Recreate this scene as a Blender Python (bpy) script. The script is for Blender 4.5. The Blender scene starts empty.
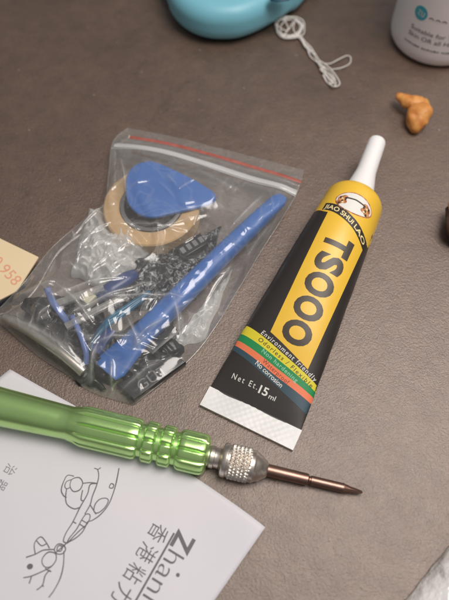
import bpy, bmesh, math, random
import numpy as np
from mathutils import Vector, noise
from mathutils.bvhtree import BVHTree
random.seed(7); rng = np.random.default_rng(7)
S = 0.01                       # all lengths below are centimetres
sc = bpy.context.scene
C = sc.collection
# ------------------------------------------------------------------ camera numbers
F = 615.; PITCH = math.radians(62); H = 16.9
FW = np.array([0, math.cos(PITCH), -math.sin(PITCH)]); UP = np.array([0, math.sin(PITCH), math.cos(PITCH)]); RT = np.array([1., 0, 0])
def at(px, py, z=0.):
    d = FW*F + RT*(px-224.5) + UP*(300-py)
    return np.array([0, 0, H]) + d*((z-H)/d[2])
# ------------------------------------------------------------------ materials
def mat(name, col, rough=.5, metal=0., spec=.5, bump=None, vary=None, coat=0., trans=0., sss=0., sheen=0.):
    m = bpy.data.materials.new(name); m.use_nodes = True
    nt = m.node_tree; N = nt.nodes; L = nt.links; b = N['Principled BSDF']
    b.inputs['Base Color'].default_value = (*col, 1); b.inputs['Roughness'].default_value = rough
    b.inputs['Metallic'].default_value = metal; b.inputs['Specular IOR Level'].default_value = spec
    b.inputs['Coat Weight'].default_value = coat; b.inputs['Coat Roughness'].default_value = .15
    b.inputs['Transmission Weight'].default_value = trans
    if sss:
        b.inputs['Subsurface Weight'].default_value = sss; b.inputs['Subsurface Scale'].default_value = .003
    tc = N.new('ShaderNodeTexCoord'); mp = N.new('ShaderNodeMapping'); mp.inputs['Scale'].default_value = (100, 100, 100)
    L.new(tc.outputs['Object'], mp.inputs['Vector'])
    if vary:                                  # (scale, amount, second colour)
        n = N.new('ShaderNodeTexNoise'); n.inputs['Scale'].default_value = vary[0]; n.inputs['Detail'].default_value = 6
        L.new(mp.outputs[0], n.inputs['Vector'])
        r = N.new('ShaderNodeValToRGB'); r.color_ramp.elements[0].position = .5-vary[1]; r.color_ramp.elements[1].position = .5+vary[1]
        r.color_ramp.elements[0].color = (*col, 1); r.color_ramp.elements[1].color = (*vary[2], 1)
        L.new(n.outputs['Fac'], r.inputs[0]); L.new(r.outputs[0], b.inputs['Base Color'])
    if bump:                                  # (scale, strength, distance cm)
        n = N.new('ShaderNodeTexNoise'); n.inputs['Scale'].default_value = bump[0]; n.inputs['Detail'].default_value = 5
        L.new(mp.outputs[0], n.inputs['Vector'])
        bp = N.new('ShaderNodeBump'); bp.inputs['Strength'].default_value = bump[1]; bp.inputs['Distance'].default_value = bump[2]*S
        L.new(n.outputs['Fac'], bp.inputs['Height']); L.new(bp.outputs[0], b.inputs['Normal'])
    return m
def table_material():
    m = mat('worn_brown_leatherette', (.2, .15, .12), .5); nt = m.node_tree; N = nt.nodes; L = nt.links
    b = N['Principled BSDF']; mp = [n for n in N if n.type == 'MAPPING'][0]
    b.inputs['Specular IOR Level'].default_value = 1.; b.inputs['Specular Tint'].default_value = (1, .84, .74, 1); b.inputs['Coat Weight'].default_value = 1.; b.inputs['Coat Roughness'].default_value = .42; b.inputs['Coat IOR'].default_value = 1.7
    def noi(s, d, rough=.5, dist=0.):
        n = N.new('ShaderNodeTexNoise'); n.inputs['Scale'].default_value = s; n.inputs['Detail'].default_value = d
        n.inputs['Roughness'].default_value = rough; n.inputs['Distortion'].default_value = dist
        L.new(mp.outputs[0], n.inputs['Vector']); return n
    def ramp(src, p0, c0, p1, c1):
        r = N.new('ShaderNodeValToRGB'); r.color_ramp.elements[0].position = p0; r.color_ramp.elements[1].position = p1
        r.color_ramp.elements[0].color = (*c0, 1); r.color_ramp.elements[1].color = (*c1, 1); L.new(src, r.inputs[0]); return r
    def mix(fac, a, c, mode='MIX'):
        x = N.new('ShaderNodeMix'); x.data_type = 'RGBA'; x.blend_type = mode
        if isinstance(fac, float): x.inputs[0].default_value = fac
        else: L.new(fac, x.inputs[0])
        L.new(a, x.inputs[6]); L.new(c, x.inputs[7]); return x.outputs[2]
    big = ramp(noi(.35, 7, .6).outputs['Fac'], .35, (.088, .051, .033), .68, (.124, .075, .050))
    fine = ramp(noi(16, 6, .65).outputs['Fac'], .35, (.62, .60, .60), .68, (1.3, 1.3, 1.3))
    c = mix(1., big.outputs[0], fine.outputs[0], 'MULTIPLY')
    st = ramp(noi(.55, 4, .55, 1.5).outputs['Fac'], .60, (1, 1, 1), .70, (.72, .72, .71)); c = mix(1., c, st.outputs[0], 'MULTIPLY')
    md = ramp(noi(1.7, 5, .6, .4).outputs['Fac'], .32, (.82, .82, .83), .66, (1.16, 1.15, 1.13)); c = mix(1., c, md.outputs[0], 'MULTIPLY')
    sp = ramp(noi(9, 3, .6, .6).outputs['Fac'], .70, (0, 0, 0), .76, (1, 1, 1))
    pale = N.new('ShaderNodeRGB'); pale.outputs[0].default_value = (.30, .25, .22, 1)
    sf = N.new('ShaderNodeMath'); sf.operation = 'MULTIPLY'; sf.inputs[1].default_value = .35; L.new(sp.outputs[0], sf.inputs[0])
    c = mix(sf.outputs[0], c, pale.outputs[0])
    L.new(c, b.inputs['Base Color'])
    # pebbled grain
    v = N.new('ShaderNodeTexVoronoi'); v.feature = 'F1'; v.inputs['Scale'].default_value = 14.; v.inputs['Randomness'].default_value = 1
    dn = noi(5, 3); add = N.new('ShaderNodeVectorMath'); add.operation = 'MULTIPLY_ADD'; add.inputs[1].default_value = (.25, .25, .25)
    L.new(dn.outputs['Color'], add.inputs[0]); L.new(mp.outputs[0], add.inputs[2]); L.new(add.outputs[0], v.inputs['Vector'])
    n1 = noi(34, 5, .65); n2 = noi(2.0, 3)
    h = N.new('ShaderNodeMath'); h.operation = 'MULTIPLY_ADD'; h.inputs[1].default_value = .7; L.new(v.outputs['Distance'], h.inputs[0]); L.new(n1.outputs['Fac'], h.inputs[2])
    h2 = N.new('ShaderNodeMath'); h2.operation = 'MULTIPLY_ADD'; h2.inputs[1].default_value = 1.2; L.new(n2.outputs['Fac'], h2.inputs[0]); L.new(h.outputs[0], h2.inputs[2])
    bp = N.new('ShaderNodeBump'); bp.inputs['Strength'].default_value = .6; bp.inputs['Distance'].default_value = .018*S
    L.new(h2.outputs[0], bp.inputs['Height']); L.new(bp.outputs[0], b.inputs['Normal']); L.new(bp.outputs[0], b.inputs['Coat Normal'])
    rr = ramp(n2.outputs['Fac'], .3, (.36, .36, .36), .7, (.48, .48, .48)); L.new(rr.outputs[0], b.inputs['Roughness'])
    return m
def film_material(name, haze=.07, rough=.10, bumpd=.012, bs=2.2, tlm=.4):
    m = bpy.data.materials.new(name); m.use_nodes = True; nt = m.node_tree; N = nt.nodes; L = nt.links; N.clear()
    out = N.new('ShaderNodeOutputMaterial'); tr = N.new('ShaderNodeBsdfTransparent'); tr.inputs[0].default_value = (.96, .96, .95, 1)
    gl = N.new('ShaderNodeBsdfGlossy'); gl.inputs['Roughness'].default_value = rough; gl.inputs['Color'].default_value = (1, 1, 1, 1)
    df = N.new('ShaderNodeBsdfDiffuse'); df.inputs[0].default_value = (.85, .85, .84, 1)
    tl = N.new('ShaderNodeBsdfTranslucent'); tl.inputs[0].default_value = (.85, .85, .84, 1)
    fr = N.new('ShaderNodeFresnel'); fr.inputs[0].default_value = 1.6
    tc = N.new('ShaderNodeTexCoord'); mp = N.new('ShaderNodeMapping'); mp.inputs['Scale'].default_value = (100, 100, 100); L.new(tc.outputs['Object'], mp.inputs[0])
    n = N.new('ShaderNodeTexNoise'); n.inputs['Scale'].default_value = bs; n.inputs['Detail'].default_value = 3; n.inputs['Distortion'].default_value = .8; L.new(mp.outputs[0], n.inputs['Vector'])
    bp = N.new('ShaderNodeBump'); bp.inputs['Strength'].default_value = 1; bp.inputs['Distance'].default_value = bumpd*S
    L.new(n.outputs['Fac'], bp.inputs['Height'])
    for s in (gl, fr): L.new(bp.outputs[0], s.inputs['Normal'])
    a = N.new('ShaderNodeMixShader'); a.inputs[0].default_value = tlm; L.new(df.outputs[0], a.inputs[1]); L.new(tl.outputs[0], a.inputs[2])
    b = N.new('ShaderNodeMixShader'); b.inputs[0].default_value = haze; L.new(tr.outputs[0], b.inputs[1]); L.new(a.outputs[0], b.inputs[2])
    mu = N.new('ShaderNodeMath'); mu.operation = 'MINIMUM'; mu.inputs[1].default_value = .24; L.new(fr.outputs[0], mu.inputs[0])
    # stress whitening along the folds (mesh attribute) and in fine creases; milky edge-on haze painted in by view angle
    at_ = N.new('ShaderNodeAttribute'); at_.attribute_name = 'fold'; lw = N.new('ShaderNodeLayerWeight'); lw.inputs[0].default_value = .35
    n3 = N.new('ShaderNodeTexNoise'); n3.inputs['Scale'].default_value = .9; n3.inputs['Detail'].default_value = 3; n3.inputs['Distortion'].default_value = 1.2; L.new(mp.outputs[0], n3.inputs['Vector'])
    cr = N.new('ShaderNodeValToRGB'); e = cr.color_ramp.elements; e[0].position = .46; e[0].color = (0, 0, 0, 1); e[1].position = .54; e[1].color = (0, 0, 0, 1); e2_ = e.new(.5); e2_.color = (1, 1, 1, 1); L.new(n3.outputs['Fac'], cr.inputs[0])
    def mad(src, k, base):
        x = N.new('ShaderNodeMath'); x.operation = 'MULTIPLY_ADD'; x.inputs[1].default_value = k; L.new(src, x.inputs[0])
        if isinstance(base, float): x.inputs[2].default_value = base
        else: L.new(base, x.inputs[2])
        return x.outputs[0]
    hz = mad(at_.outputs['Fac'], .46, haze); hz = mad(cr.outputs[0], .08, hz); hz = mad(lw.outputs['Facing'], .17, hz)
    mn = N.new('ShaderNodeMath'); mn.operation = 'MINIMUM'; mn.inputs[1].default_value = .92; L.new(hz, mn.inputs[0]); L.new(mn.outputs[0], b.inputs[0])
    c = N.new('ShaderNodeMixShader'); L.new(mu.outputs[0], c.inputs[0]); L.new(b.outputs[0], c.inputs[1]); L.new(gl.outputs[0], c.inputs[2])
    L.new(c.outputs[0], out.inputs[0]); return m
M = {
 'table': table_material(),
 'black': mat('black_print', (.032, .027, .024), .40, bump=(1.5, .3, .02)),
 'yellow': mat('yellow_print', (.80, .49, .04), .38, vary=(2, .3, (.82, .52, .055))),
 'letter': mat('charcoal_letter', (.05, .037, .025), .4),
 'syellow': mat('stripe_yellow', (.72, .62, .04), .4), 'sgreen': mat('stripe_green', (.02, .25, .08), .4),
 'sorange': mat('stripe_orange', (.80, .20, .09), .4), 'sblue': mat('stripe_blue', (.035, .075, .10), .4),
 'pwhite': mat('print_white', (.75, .74, .70), .45), 'pmint': mat('print_mint', (.30, .62, .45), .45), 'pred': mat('print_dark_red', (.25, .04, .02), .45),
 'emb': mat('emblem_brown', (.30, .08, .03), .5, vary=(9, .1, (.62, .30, .12))), 'cream': mat('print_cream', (.85, .70, .35), .45),
 'white_pl': mat('milky_white_plastic', (.84, .84, .84), .38, sss=.3),
 'crimp': mat('sealed_white_plastic', (.68, .68, .68), .36, bump=(6, .3, .02), vary=(5, .2, (.70, .70, .69))),
 'blue': mat('blue_plastic', (.034, .135, .44), .38, bump=(5, .3, .02), vary=(1.4, .3, (.050, .165, .49))),
 'tan': mat('tan_tape_paper', (.54, .36, .18), .42, vary=(2.5, .3, (.62, .42, .22)), bump=(5, .4, .02)),
 'core': mat('grey_core', (.14, .14, .15), .4),
 'film': film_material('clear_polythene', .07, .155, .010, .9), 'sachet': film_material('crumpled_clear_film', .62, .2, .10, 2.6, .2), 'greyclear': film_material('grey_clear_plastic', .22, .2, .02, 2., .3),
 'seal': mat('white_zip_plastic', (.50, .50, .50), .3, coat=.4), 'redstripe': mat('red_zip_stripe', (.33, .075, .055), .35, vary=(4, .2, (.42, .13, .10))),
 'blackpl': mat('black_plastic', (.016, .017, .022), .3, bump=(3, .3, .02)), 'rubber': mat('black_rubber', (.008, .008, .012), .32, bump=(4, .5, .03)),
 'navy': mat('navy_plastic', (.03, .06, .20), .3), 'wire': mat('pale_blue_wire', (.13, .20, .48), .3), 'teal': mat('teal_wire', (.01, .13, .25), .3),
 'chrome': mat('bright_steel', (.62, .58, .52), .22, 1., bump=(9, .15, .01)),
 'steel': mat('pale_nickel', (.70, .65, .59), .36, 1., bump=(10, .15, .01), vary=(4, .2, (.60, .55, .50))), 'bronze': mat('brown_tool_steel', (.29, .175, .14), .38, 1., bump=(8, .2, .01), vary=(3, .2, (.34, .22, .18))),
 'green': mat('green_anodised_aluminium', (.46, .73, .26), .26, .85, bump=(12, .10, .01), vary=(1.6, .3, (.52, .78, .32))),
 'paper': mat('white_paper', (.70, .685, .725), .62, bump=(9, .16, .012), vary=(.6, .35, (.67, .655, .695)), spec=.3),
 'ink': mat('grey_ink', (.115, .11, .115), .6, vary=(6, .3, (.16, .155, .16))), 'inkpale': mat('pale_grey_ink', (.24, .23, .24), .6),
 'card': mat('cream_card', (.80, .65, .42), .6, vary=(.8, .3, (.76, .61, .39)), bump=(12, .1, .01)), 'redink': mat('faded_red_ink', (.76, .36, .22), .6),
 'bottle': mat('white_bottle_plastic', (.88, .84, .85), .36, sss=.1), 'logo': mat('teal_logo', (.05, .40, .52), .5), 'btext': mat('grey_bottle_text', (.10, .09, .10), .5),
 'bluecase': mat('light_teal_plastic', (.20, .52, .64), .42, bump=(10, .08, .01)), 'deepteal': mat('dark_teal_plastic', (.02, .09, .14), .4),
 'string': mat('white_cotton', (.80, .77, .74), .85, bump=(30, .5, .01)),
 'crumb': mat('orange_tan_crumb', (.74, .36, .10), .5, vary=(3, .15, (.55, .20, .045)), bump=(5, .5, .05), sss=.15),
 'foil': mat('silver_white_foil', (.90, .885, .88), .24, .15, bump=(1.8, 1., .16), vary=(1.5, .2, (.74, .72, .71))),
 'brown': mat('dark_brown_shell', (.075, .040, .026), .5, bump=(5, .6, .04)), 'tanpatch': mat('tan_inner', (.45, .24, .12), .6),
 'creamblock': mat('cream_plastic', (.62, .60, .46), .4), 'lint': mat('pale_lint', (.55, .50, .46), .9), 'greyprint': mat('grey_print', (.20, .20, .21), .5),
}
def printed_sachet_material():
    m = mat('black_silver_print', (.02, .02, .02), .25, bump=(4, .8, .05)); nt = m.node_tree; N = nt.nodes; L = nt.links; b = N['Principled BSDF']
    mp = [n for n in N if n.type == 'MAPPING'][0]
    v = N.new('ShaderNodeTexNoise'); v.inputs['Scale'].default_value = 6.5; v.inputs['Detail'].default_value = 3; v.inputs['Distortion'].default_value = 1.2; L.new(mp.outputs[0], v.inputs['Vector'])
    r = N.new('ShaderNodeValToRGB'); r.color_ramp.interpolation = 'LINEAR'
    r.color_ramp.elements[0].position = .52; r.color_ramp.elements[0].color = (.015, .016, .02, 1); r.color_ramp.elements[1].position = .64; r.color_ramp.elements[1].color = (.30, .32, .34, 1)
    L.new(v.outputs['Fac'], r.inputs[0]); L.new(r.outputs[0], b.inputs['Base Color']); return m
M['printed'] = printed_sachet_material()
# ------------------------------------------------------------------ builders
ORG = {}
DRAPE = []                    # world-space geometry (cm) that the bag film lies over
class MB:
    def __init__(s): s.v = []; s.f = []; s.mi = []; s.mats = []; s.sm = []
    def add(s, v, f, m, smooth=True):
        if m not in s.mats: s.mats.append(m)
        k = s.mats.index(m); o = len(s.v); s.v += [tuple(map(float, p)) for p in v]
        for q in f: s.f.append(tuple(i+o for i in q)); s.mi.append(k); s.sm.append(smooth)
        return s
    def build(s, name, parent=None, base=None, drape=False, sharp=None):
        v = np.array(s.v)
        if parent is not None: o = ORG[parent.name]
        else: o = np.array(base if base is not None else [v[:, 0].mean(), v[:, 1].mean(), v[:, 2].min()])
        me = bpy.data.meshes.new(name); me.from_pydata([tuple(p) for p in (v-o)*S], [], s.f)
        for m in s.mats: me.materials.append(M[m])
        me.polygons.foreach_set('material_index', s.mi); me.polygons.foreach_set('use_smooth', s.sm); me.update()
        if sharp: me.set_sharp_from_angle(angle=math.radians(sharp))
        ob = bpy.data.objects.new(name, me); C.objects.link(ob); ORG[ob.name] = o
        if parent is not None: ob.parent = parent
        else: ob.location = Vector(o*S)
        if drape: DRAPE.append((v, s.f))
        return ob
def tag(o, label, cat, group=None):
    o['label'] = label; o['category'] = cat
    if group: o['group'] = group
    return o
def empty(name, base):
    o = bpy.data.objects.new(name, None); C.objects.link(o); o.empty_display_size = .01
    ORG[o.name] = np.array(base, float); o.location = Vector(np.array(base, float)*S); return o
def unit(a): a = np.array(a, float); return a/np.linalg.norm(a)
def catmull(pts, n=8, closed=False):
    P = [np.array(p, float) for p in pts]; m = len(P); out = []
    for i in range(m if closed else m-1):
        g = (lambda k: P[k % m]) if closed else (lambda k: P[min(max(k, 0), m-1)])
        a, b, c, d = g(i-1), g(i), g(i+1), g(i+2)
        for j in range(n):
            t = j/n; out.append(.5*((2*b)+(c-a)*t+(2*a-5*b+4*c-d)*t*t+(3*b-a-3*c+d)*t**3))
    if not closed: out.append(P[-1])
    return out
def sweep(path, rad, sides=12, flat=1., upv=(0, 0, 1), caps=True, power=2.):
    """tube along path; rad float or list; flat squashes the height"""
    P = np.array(path, float); n = len(P); R = [rad]*n if np.isscalar(rad) else rad
    FL = [flat]*n if np.isscalar(flat) else flat
    v = []; f = []; upv = np.array(upv, float)
    for i in range(n):
        t = unit(P[min(i+1, n-1)]-P[max(i-1, 0)]); s = np.cross(t, upv)
        if np.linalg.norm(s) < 1e-3: s = np.cross(t, (0, 1, 0))
        s = unit(s); u = np.cross(s, t)
        for k in range(sides):
            a = 2*math.pi*k/sides; ca, sa = math.cos(a), math.sin(a)
            ca = math.copysign(abs(ca)**(2/power), ca); sa = math.copysign(abs(sa)**(2/power), sa)
            v.append(P[i]+s*ca*R[i]+u*sa*R[i]*FL[i])
    for i in range(n-1):
        for k in range(sides):
            a = i*sides+k; b = i*sides+(k+1) % sides; f.append((a, b, b+sides, a+sides))
    if caps: f.append(tuple(range(sides-1, -1, -1))); f.append(tuple((n-1)*sides+k for k in range(sides)))
    return v, f
def lathe(origin, axis, prof, sides=64, rfun=None, caps=True):
    """prof = [(s, r)] along axis"""
    ax = unit(axis); s1 = unit(np.cross(ax, (0, 0, 1))) if abs(ax[2]) < .99 else np.array([1., 0, 0]); s2 = np.cross(s1, ax)
    v = []; f = []
    for (s, r) in prof:
        for k in range(sides):
            a = 2*math.pi*k/sides; rr = rfun(s, a, r) if rfun else r
            v.append(np.array(origin)+ax*s+s1*math.cos(a)*rr+s2*math.sin(a)*rr)
    n = len(prof)
    for i in range(n-1):
        for k in range(sides):
            a = i*sides+k; b = i*sides+(k+1) % sides; f.append((a, b, b+sides, a+sides))
    if caps: f.append(tuple(range(sides-1, -1, -1))); f.append(tuple((n-1)*sides+k for k in range(sides)))
    return v, f
def slab(outline, z0, z1, bev, tilt=None, dome=0., steps=4):
    """rounded slab from a flat outline; tilt(x,y) adds height"""
    P = np.array([p[:2] for p in outline], float); c = P.mean(0); n = len(P)
    d = np.roll(P, -1, 0)-np.roll(P, 1, 0); nr = np.stack([d[:, 1], -d[:, 0]], 1); nr /= np.linalg.norm(nr, axis=1)[:, None]
    area = np.sum(P[:, 0]*np.roll(P[:, 1], -1)-P[:, 1]*np.roll(P[:, 0], -1))
    if area < 0: nr = -nr
    rings = []
    for i in range(steps+1):
        a = math.pi/2*i/steps; rings.append((bev*(1-math.sin(a)) if bev else 0, z0+bev*(1-math.cos(a)) if False else z0+bev*(1-math.sin(a+0)) if False else None))
    lv = []
    for i in range(steps+1):
        a = math.pi/2*i/steps; lv.append((bev*(1-math.sin(a)), z0+bev*(1-math.cos(a))))
    lv = lv
    for i in range(steps+1):
        a = math.pi/2*i/steps; lv.append((bev*(1-math.cos(a)), z1-bev+bev*math.sin(a)))
    v = []; f = []
    for ins, z in lv:
        for q, m_ in zip(P, nr): w = q-m_*ins; v.append([w[0], w[1], z])
    m_ = len(lv)
    for i in range(m_-1):
        for k in range(n):
            a = i*n+k; b = i*n+(k+1) % n; f.append((a, b, b+n, a+n) if area > 0 else (b, a, a+n, b+n))
    # top in shrinking rings, closed by a centre point
    last = (m_-1)*n; top = [v[last+k] for k in range(n)]; prev = last
    for r in (.8, .55, .3):
        st = len(v)
        for k in range(n):
            x = c[0]+(top[k][0]-c[0])*r; y = c[1]+(top[k][1]-c[1])*r; v.append([x, y, z1+dome*(1-r*r)])
        for k in range(n): a = prev+k; b = prev+(k+1) % n; f.append((a, b, st+(k+1) % n, st+k) if area > 0 else (b, a, st+k, st+(k+1) % n))
        prev = st
    v.append([c[0], c[1], z1+dome]); e = len(v)-1
    for k in range(n): f.append((prev+k, prev+(k+1) % n, e) if area > 0 else (prev+(k+1) % n, prev+k, e))
    f.append(tuple(range(n-1, -1, -1)) if area > 0 else tuple(range(n)))
    if tilt:
        for p in v: p[2] += tilt(p[0], p[1])
    return v, f
def text2d(s, bold=0., sp=1.):
    """outline of a string as flat triangles, width and cap height measured"""
    cu = bpy.data.curves.new('t', 'FONT'); cu.body = s; cu.size = 1; cu.offset = bold; cu.space_character = sp; cu.resolution_u = 4
    o = bpy.data.objects.new('t', cu); C.objects.link(o); dg = bpy.context.evaluated_depsgraph_get(); dg.update()
    me = bpy.data.meshes.new_from_object(o.evaluated_get(dg)); bpy.data.objects.remove(o)
    v = np.array([p.co[:] for p in me.vertices]); f = [tuple(p.vertices) for p in me.polygons]
    bpy.data.meshes.remove(me); return v, f
def warp(v, f, fn, step=.06):
    """cut a flat figure (2D, cm) along a grid and lay it on a surface through fn(x, y) -> xyz"""
    bm = bmesh.new(); vs = [bm.verts.new((p[0], p[1], 0)) for p in v]
    for q in f:
        try: bm.faces.new([vs[i] for i in q])
        except ValueError: pass
    v = np.array(v)
    for ax in (0, 1):
        lo, hi = v[:, ax].min(), v[:, ax].max(); st = step if ax == 0 else step*3; x = math.ceil(lo/st)*st
        no = (1, 0, 0) if ax == 0 else (0, 1, 0)
        while x < hi:
            bmesh.ops.bisect_plane(bm, geom=bm.verts[:]+bm.edges[:]+bm.faces[:], plane_co=(x, 0, 0) if ax == 0 else (0, x, 0), plane_no=no, dist=1e-6); x += st
    bm.verts.index_update(); out = [fn(p.co.x, p.co.y) for p in bm.verts]; fs = []
    for q in bm.faces:
        ids = [p.index for p in q.verts]; n2 = q.normal.z
        fs.append(tuple(ids if n2 > 0 else ids[::-1]))
    bm.free(); return out, fs
def put_text(mb, s, origin, xdir, width, height, m, fn, bold=0., step=.06, slant=0., sp=1.):
    """write s in a surface's own 2D coordinates: origin, baseline direction, wanted width and cap height"""
    v, f = text2d(s, bold, sp); x0, x1 = v[:, 0].min(), v[:, 0].max(); cap = max(.1, text2d('H')[0][:, 1].max())
    X = (v[:, 0]-x0)/(x1-x0)*width; Y = v[:, 1]/cap*height; X = X+Y*slant
    d = unit(xdir); u = np.array([-d[1], d[0]])
    P = np.array(origin)+np.outer(X, d)+np.outer(Y, u)
    mb.add(*warp(P, f, fn, step), m)
def grid(nu, nv, fn, flip=False):
    v = [fn(i/(nu-1), j/(nv-1)) for j in range(nv) for i in range(nu)]; f = []
    for j in range(nv-1):
        for i in range(nu-1):
            a = j*nu+i; q = (a, a+1, a+1+nu, a+nu); f.append(q[::-1] if flip else q)
    return v, f
def ribbon(mb, pts, w, m, fn, closed=False, n=6):
    """pen stroke in a surface's own 2D coordinates"""
    P = catmull([np.array(p, float) for p in pts], n, closed); 
    if closed: P.append(P[0])
    v = []; f = []
    for i, p in enumerate(P):
        t = P[min(i+1, len(P)-1)]-P[max(i-1, 0)]; t = t/(np.linalg.norm(t)+1e-9); nrm = np.array([-t[1], t[0]])
        ww = w*(.85+.3*noise.noise(Vector((p[0]*3, p[1]*3, 0))))
        v += [fn(*(p+nrm*ww/2)), fn(*(p-nrm*ww/2))]
    for i in range(len(P)-1): f.append((2*i+1, 2*i+3, 2*i+2, 2*i))
    mb.add(v, f, m)
def nz(x, y, z=0., s=1.): return noise.noise(Vector((x*s, y*s, z)))
# ------------------------------------------------------------------ table
v, f = grid(60, 60, lambda a, b: (-60+120*a, -40+120*b, 0))
tb = MB().add(v, f, 'table').build('table_top', base=(0, 0, 0)); tb['kind'] = 'structure'
mb = MB()
for (px, py) in [(118, 43), (94, 95), (20, 70), (142, 72), (60, 180), (160, 112), (245, 88), (262, 140), (330, 120), (296, 55), (200, 50), (375, 250), (352, 330), (395, 300), (240, 245), (228, 268), (412, 470), (330, 540), (290, 505), (380, 420), (200, 100), (30, 130), (440, 130), (405, 190), (340, 70)]:
    p = at(px+random.uniform(-1, 1), py, .012); L_ = random.uniform(.015, .045); a = random.uniform(0, 3.1)
    q = [p+np.array([math.cos(a+k*.5), math.sin(a+k*.5), .2*math.sin(k*2)])*L_*(k-1) for k in range(3)]
    mb.add(*sweep(catmull(q, 4), .008+random.random()*.008, 5), 'lint')
d = mb.build('dust', base=(0, 0, 0)); d['kind'] = 'stuff'; d['label'] = 'pale specks of lint scattered on the brown surface'
# ------------------------------------------------------------------ glue tube
ANG = math.radians(63.3); TA = np.array([math.cos(ANG), math.sin(ANG)]); TB = np.array([TA[1], -TA[0]])
TO = (at(201, 403, .1)+at(293, 450, .1))[:2]/2
LS = 7.75; LE = 8.2
def hw(t):
    k = min(1, max(0, (t-.5)/7.1)); w = 1.42+(.94-1.42)*k**1.1+.012*noise.noise(Vector((t*1.3, 0, 5))); h = .045+.90*math.sin(k*math.pi/2)+.02*k*(1-k)*4*noise.noise(Vector((t*.9, 3, 5)))
    if t > LS:
        q = (t-LS)/(LE-LS); s = math.sqrt(max(0, 1-min(1, q)**2)); w = .50+(w-.50)*s; h = .50+(h-.50)*s
    return w, h
def tube_pt(x, t, off=0.):
    w, h = hw(t); w += off; h += off; hb = hw(min(t, LS))[1]; s = max(-1, min(1, x/w)); den = 1-s*s
    dent = -.05*math.exp(-((t-1.6)/.9)**2)*nz(x*.8, t*.7, 3)
    z = hb+.02+(h+dent)*math.sqrt(max(0, den)); p = TO+TA*t+TB*(s*w); return (p[0], p[1], z)
def tube_body():
    mb = MB(); n = 72; ts = [.5, .6, .8, 1.0, 1.3]+list(np.arange(1.6, LS, .25))+[LS]+[LS+(LE-LS)*math.sin(k*math.pi/2/9) for k in range(1, 10)]
    v = []; 
    for t in ts:
        w, h = hw(t); hb = hw(min(t, LS))[1]
        for k in range(n):
            a = 2*math.pi*k/n; dent = -.05*math.exp(-((t-1.6)/.9)**2)*nz(math.cos(a)*w*.8, t*.7, 3) if math.sin(a) > 0 else 0
            p = TO+TA*t+TB*(w*math.cos(a)); v.append((p[0], p[1], hb+.02+(h+dent)*math.sin(a)))
    fb = []; fy = []
    for i in range(len(ts)-1):
        for k in range(n):
            q = (i*n+k, i*n+(k+1) % n, (i+1)*n+(k+1) % n, (i+1)*n+k)[::-1]; (fy if ts[i] > 6.6 else fb).append(q)
    fy.append(tuple((len(ts)-1)*n+k for k in range(n))); fb.append(tuple(range(n-1, -1, -1)))
    mb.add(v, fb, 'black'); o = len(mb.v)
    mb.mats.append('yellow')
    for q in fy: mb.f.append(q); mb.mi.append(1); mb.sm.append(True)
    off = [0]
    def fn(d): return lambda x, t: tube_pt(x, t, d)
    def poly(pts, m, d): mb.add(*warp(pts, [tuple(range(len(pts)))], fn(d), .05), m)
    E = lambda t: hw(t)[0]-.002
    # all-yellow shoulder end (top boundary), then panel down the middle
    poly([(-1.0, 6.62), (-1.2, 6.95), (-1.2, LE-.05), (1.2, LE-.05), (1.2, 6.3), (.9, 6.3), (.9, 6.5), (-.45, 6.75), (-.62, 6.62)][::-1] and [(-1.2, 6.9), (-.62, 6.62), (.86, 6.3), (1.2, 6.35), (1.2, LE-.06), (-1.2, LE-.06)], 'yellow', .003)
    poly([(-.50, 2.58), (.90, 2.10), (.90, 6.45), (-.50, 6.72)], 'yellow', .003)
    ls = lambda a, b, c, x: a[1]+(b[1]-a[1])*(x-a[0])/(b[0]-a[0]) if x < b[0] else b[1]+(c[1]-b[1])*(x-b[0])/(c[0]-b[0])
    lines = [((-1.14, 2.54), (.01, 2.20), (1.28, 1.87)), ((-1.19, 2.28), (.01, 1.99), (1.29, 1.70)), ((-1.21, 2.07), (.04, 1.77), (1.30, 1.53)), ((-1.20, 1.90), (.08, 1.58), (1.30, 1.35)), ((-1.17, 1.74), (.19, 1.36), (1.36, 1.02))]
    for i, m in enumerate(('syellow', 'sgreen', 'sorange', 'sblue')):
        xs = np.linspace(-1.41, 1.41, 15)
        A = [(x, ls(*lines[i+1], x)) for x in xs]; B = [(x, ls(*lines[i], x)) for x in xs[::-1]]
        poly(A+B, m, .004)
    sl = unit((1, -.275))
    put_text(mb, 'Environment friendly', (-.74, 2.44), sl, 2.02, .125, 'pwhite', fn(.007), .006, slant=.12, sp=1.25)
    put_text(mb, 'Odorless / Flexible', (-.74, 2.245), sl, 2.0, .11, 'letter', fn(.007), .006, slant=.12, sp=1.3)
    put_text(mb, 'Non hardening', (-.50, 1.985), sl, 1.30, .11, 'pmint', fn(.007), .004, sp=1.15)
    put_text(mb, 'Waterproof', (-.36, 1.745), sl, .95, .11, 'pred', fn(.007), .004, sp=1.15)
    put_text(mb, 'No corrosion', (-.52, 1.615), unit((1, -.30)), .98, .13, 'pwhite', fn(.007), .006)
    put_text(mb, 'Net Et.', (-.97, 1.02), (1, .0), .80, .155, 'pwhite', fn(.007), .0, sp=1.4)
    put_text(mb, '15', (-.11, .97), (1, .0), .27, .21, 'pwhite', fn(.007), .018, sp=.9)
    put_text(mb, 'ml', (.22, .95), (1, .0), .20, .13, 'pwhite', fn(.007), .004)
    # big name runs towards the crimp, tops of the letters to the right
    off_t = 5.93
    for ch, wd in (('T', .58), ('S', .56), ('O', .69), ('O', .69), ('O', .69)):
        put_text(mb, ch, (-.17, off_t), (0, -1), wd, .76, 'letter', fn(.007), .045, .03); off_t -= wd+.055
    # arched black band with its lettering
    cx, ct, R0 = -.10, 3.1, 3.75
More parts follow.
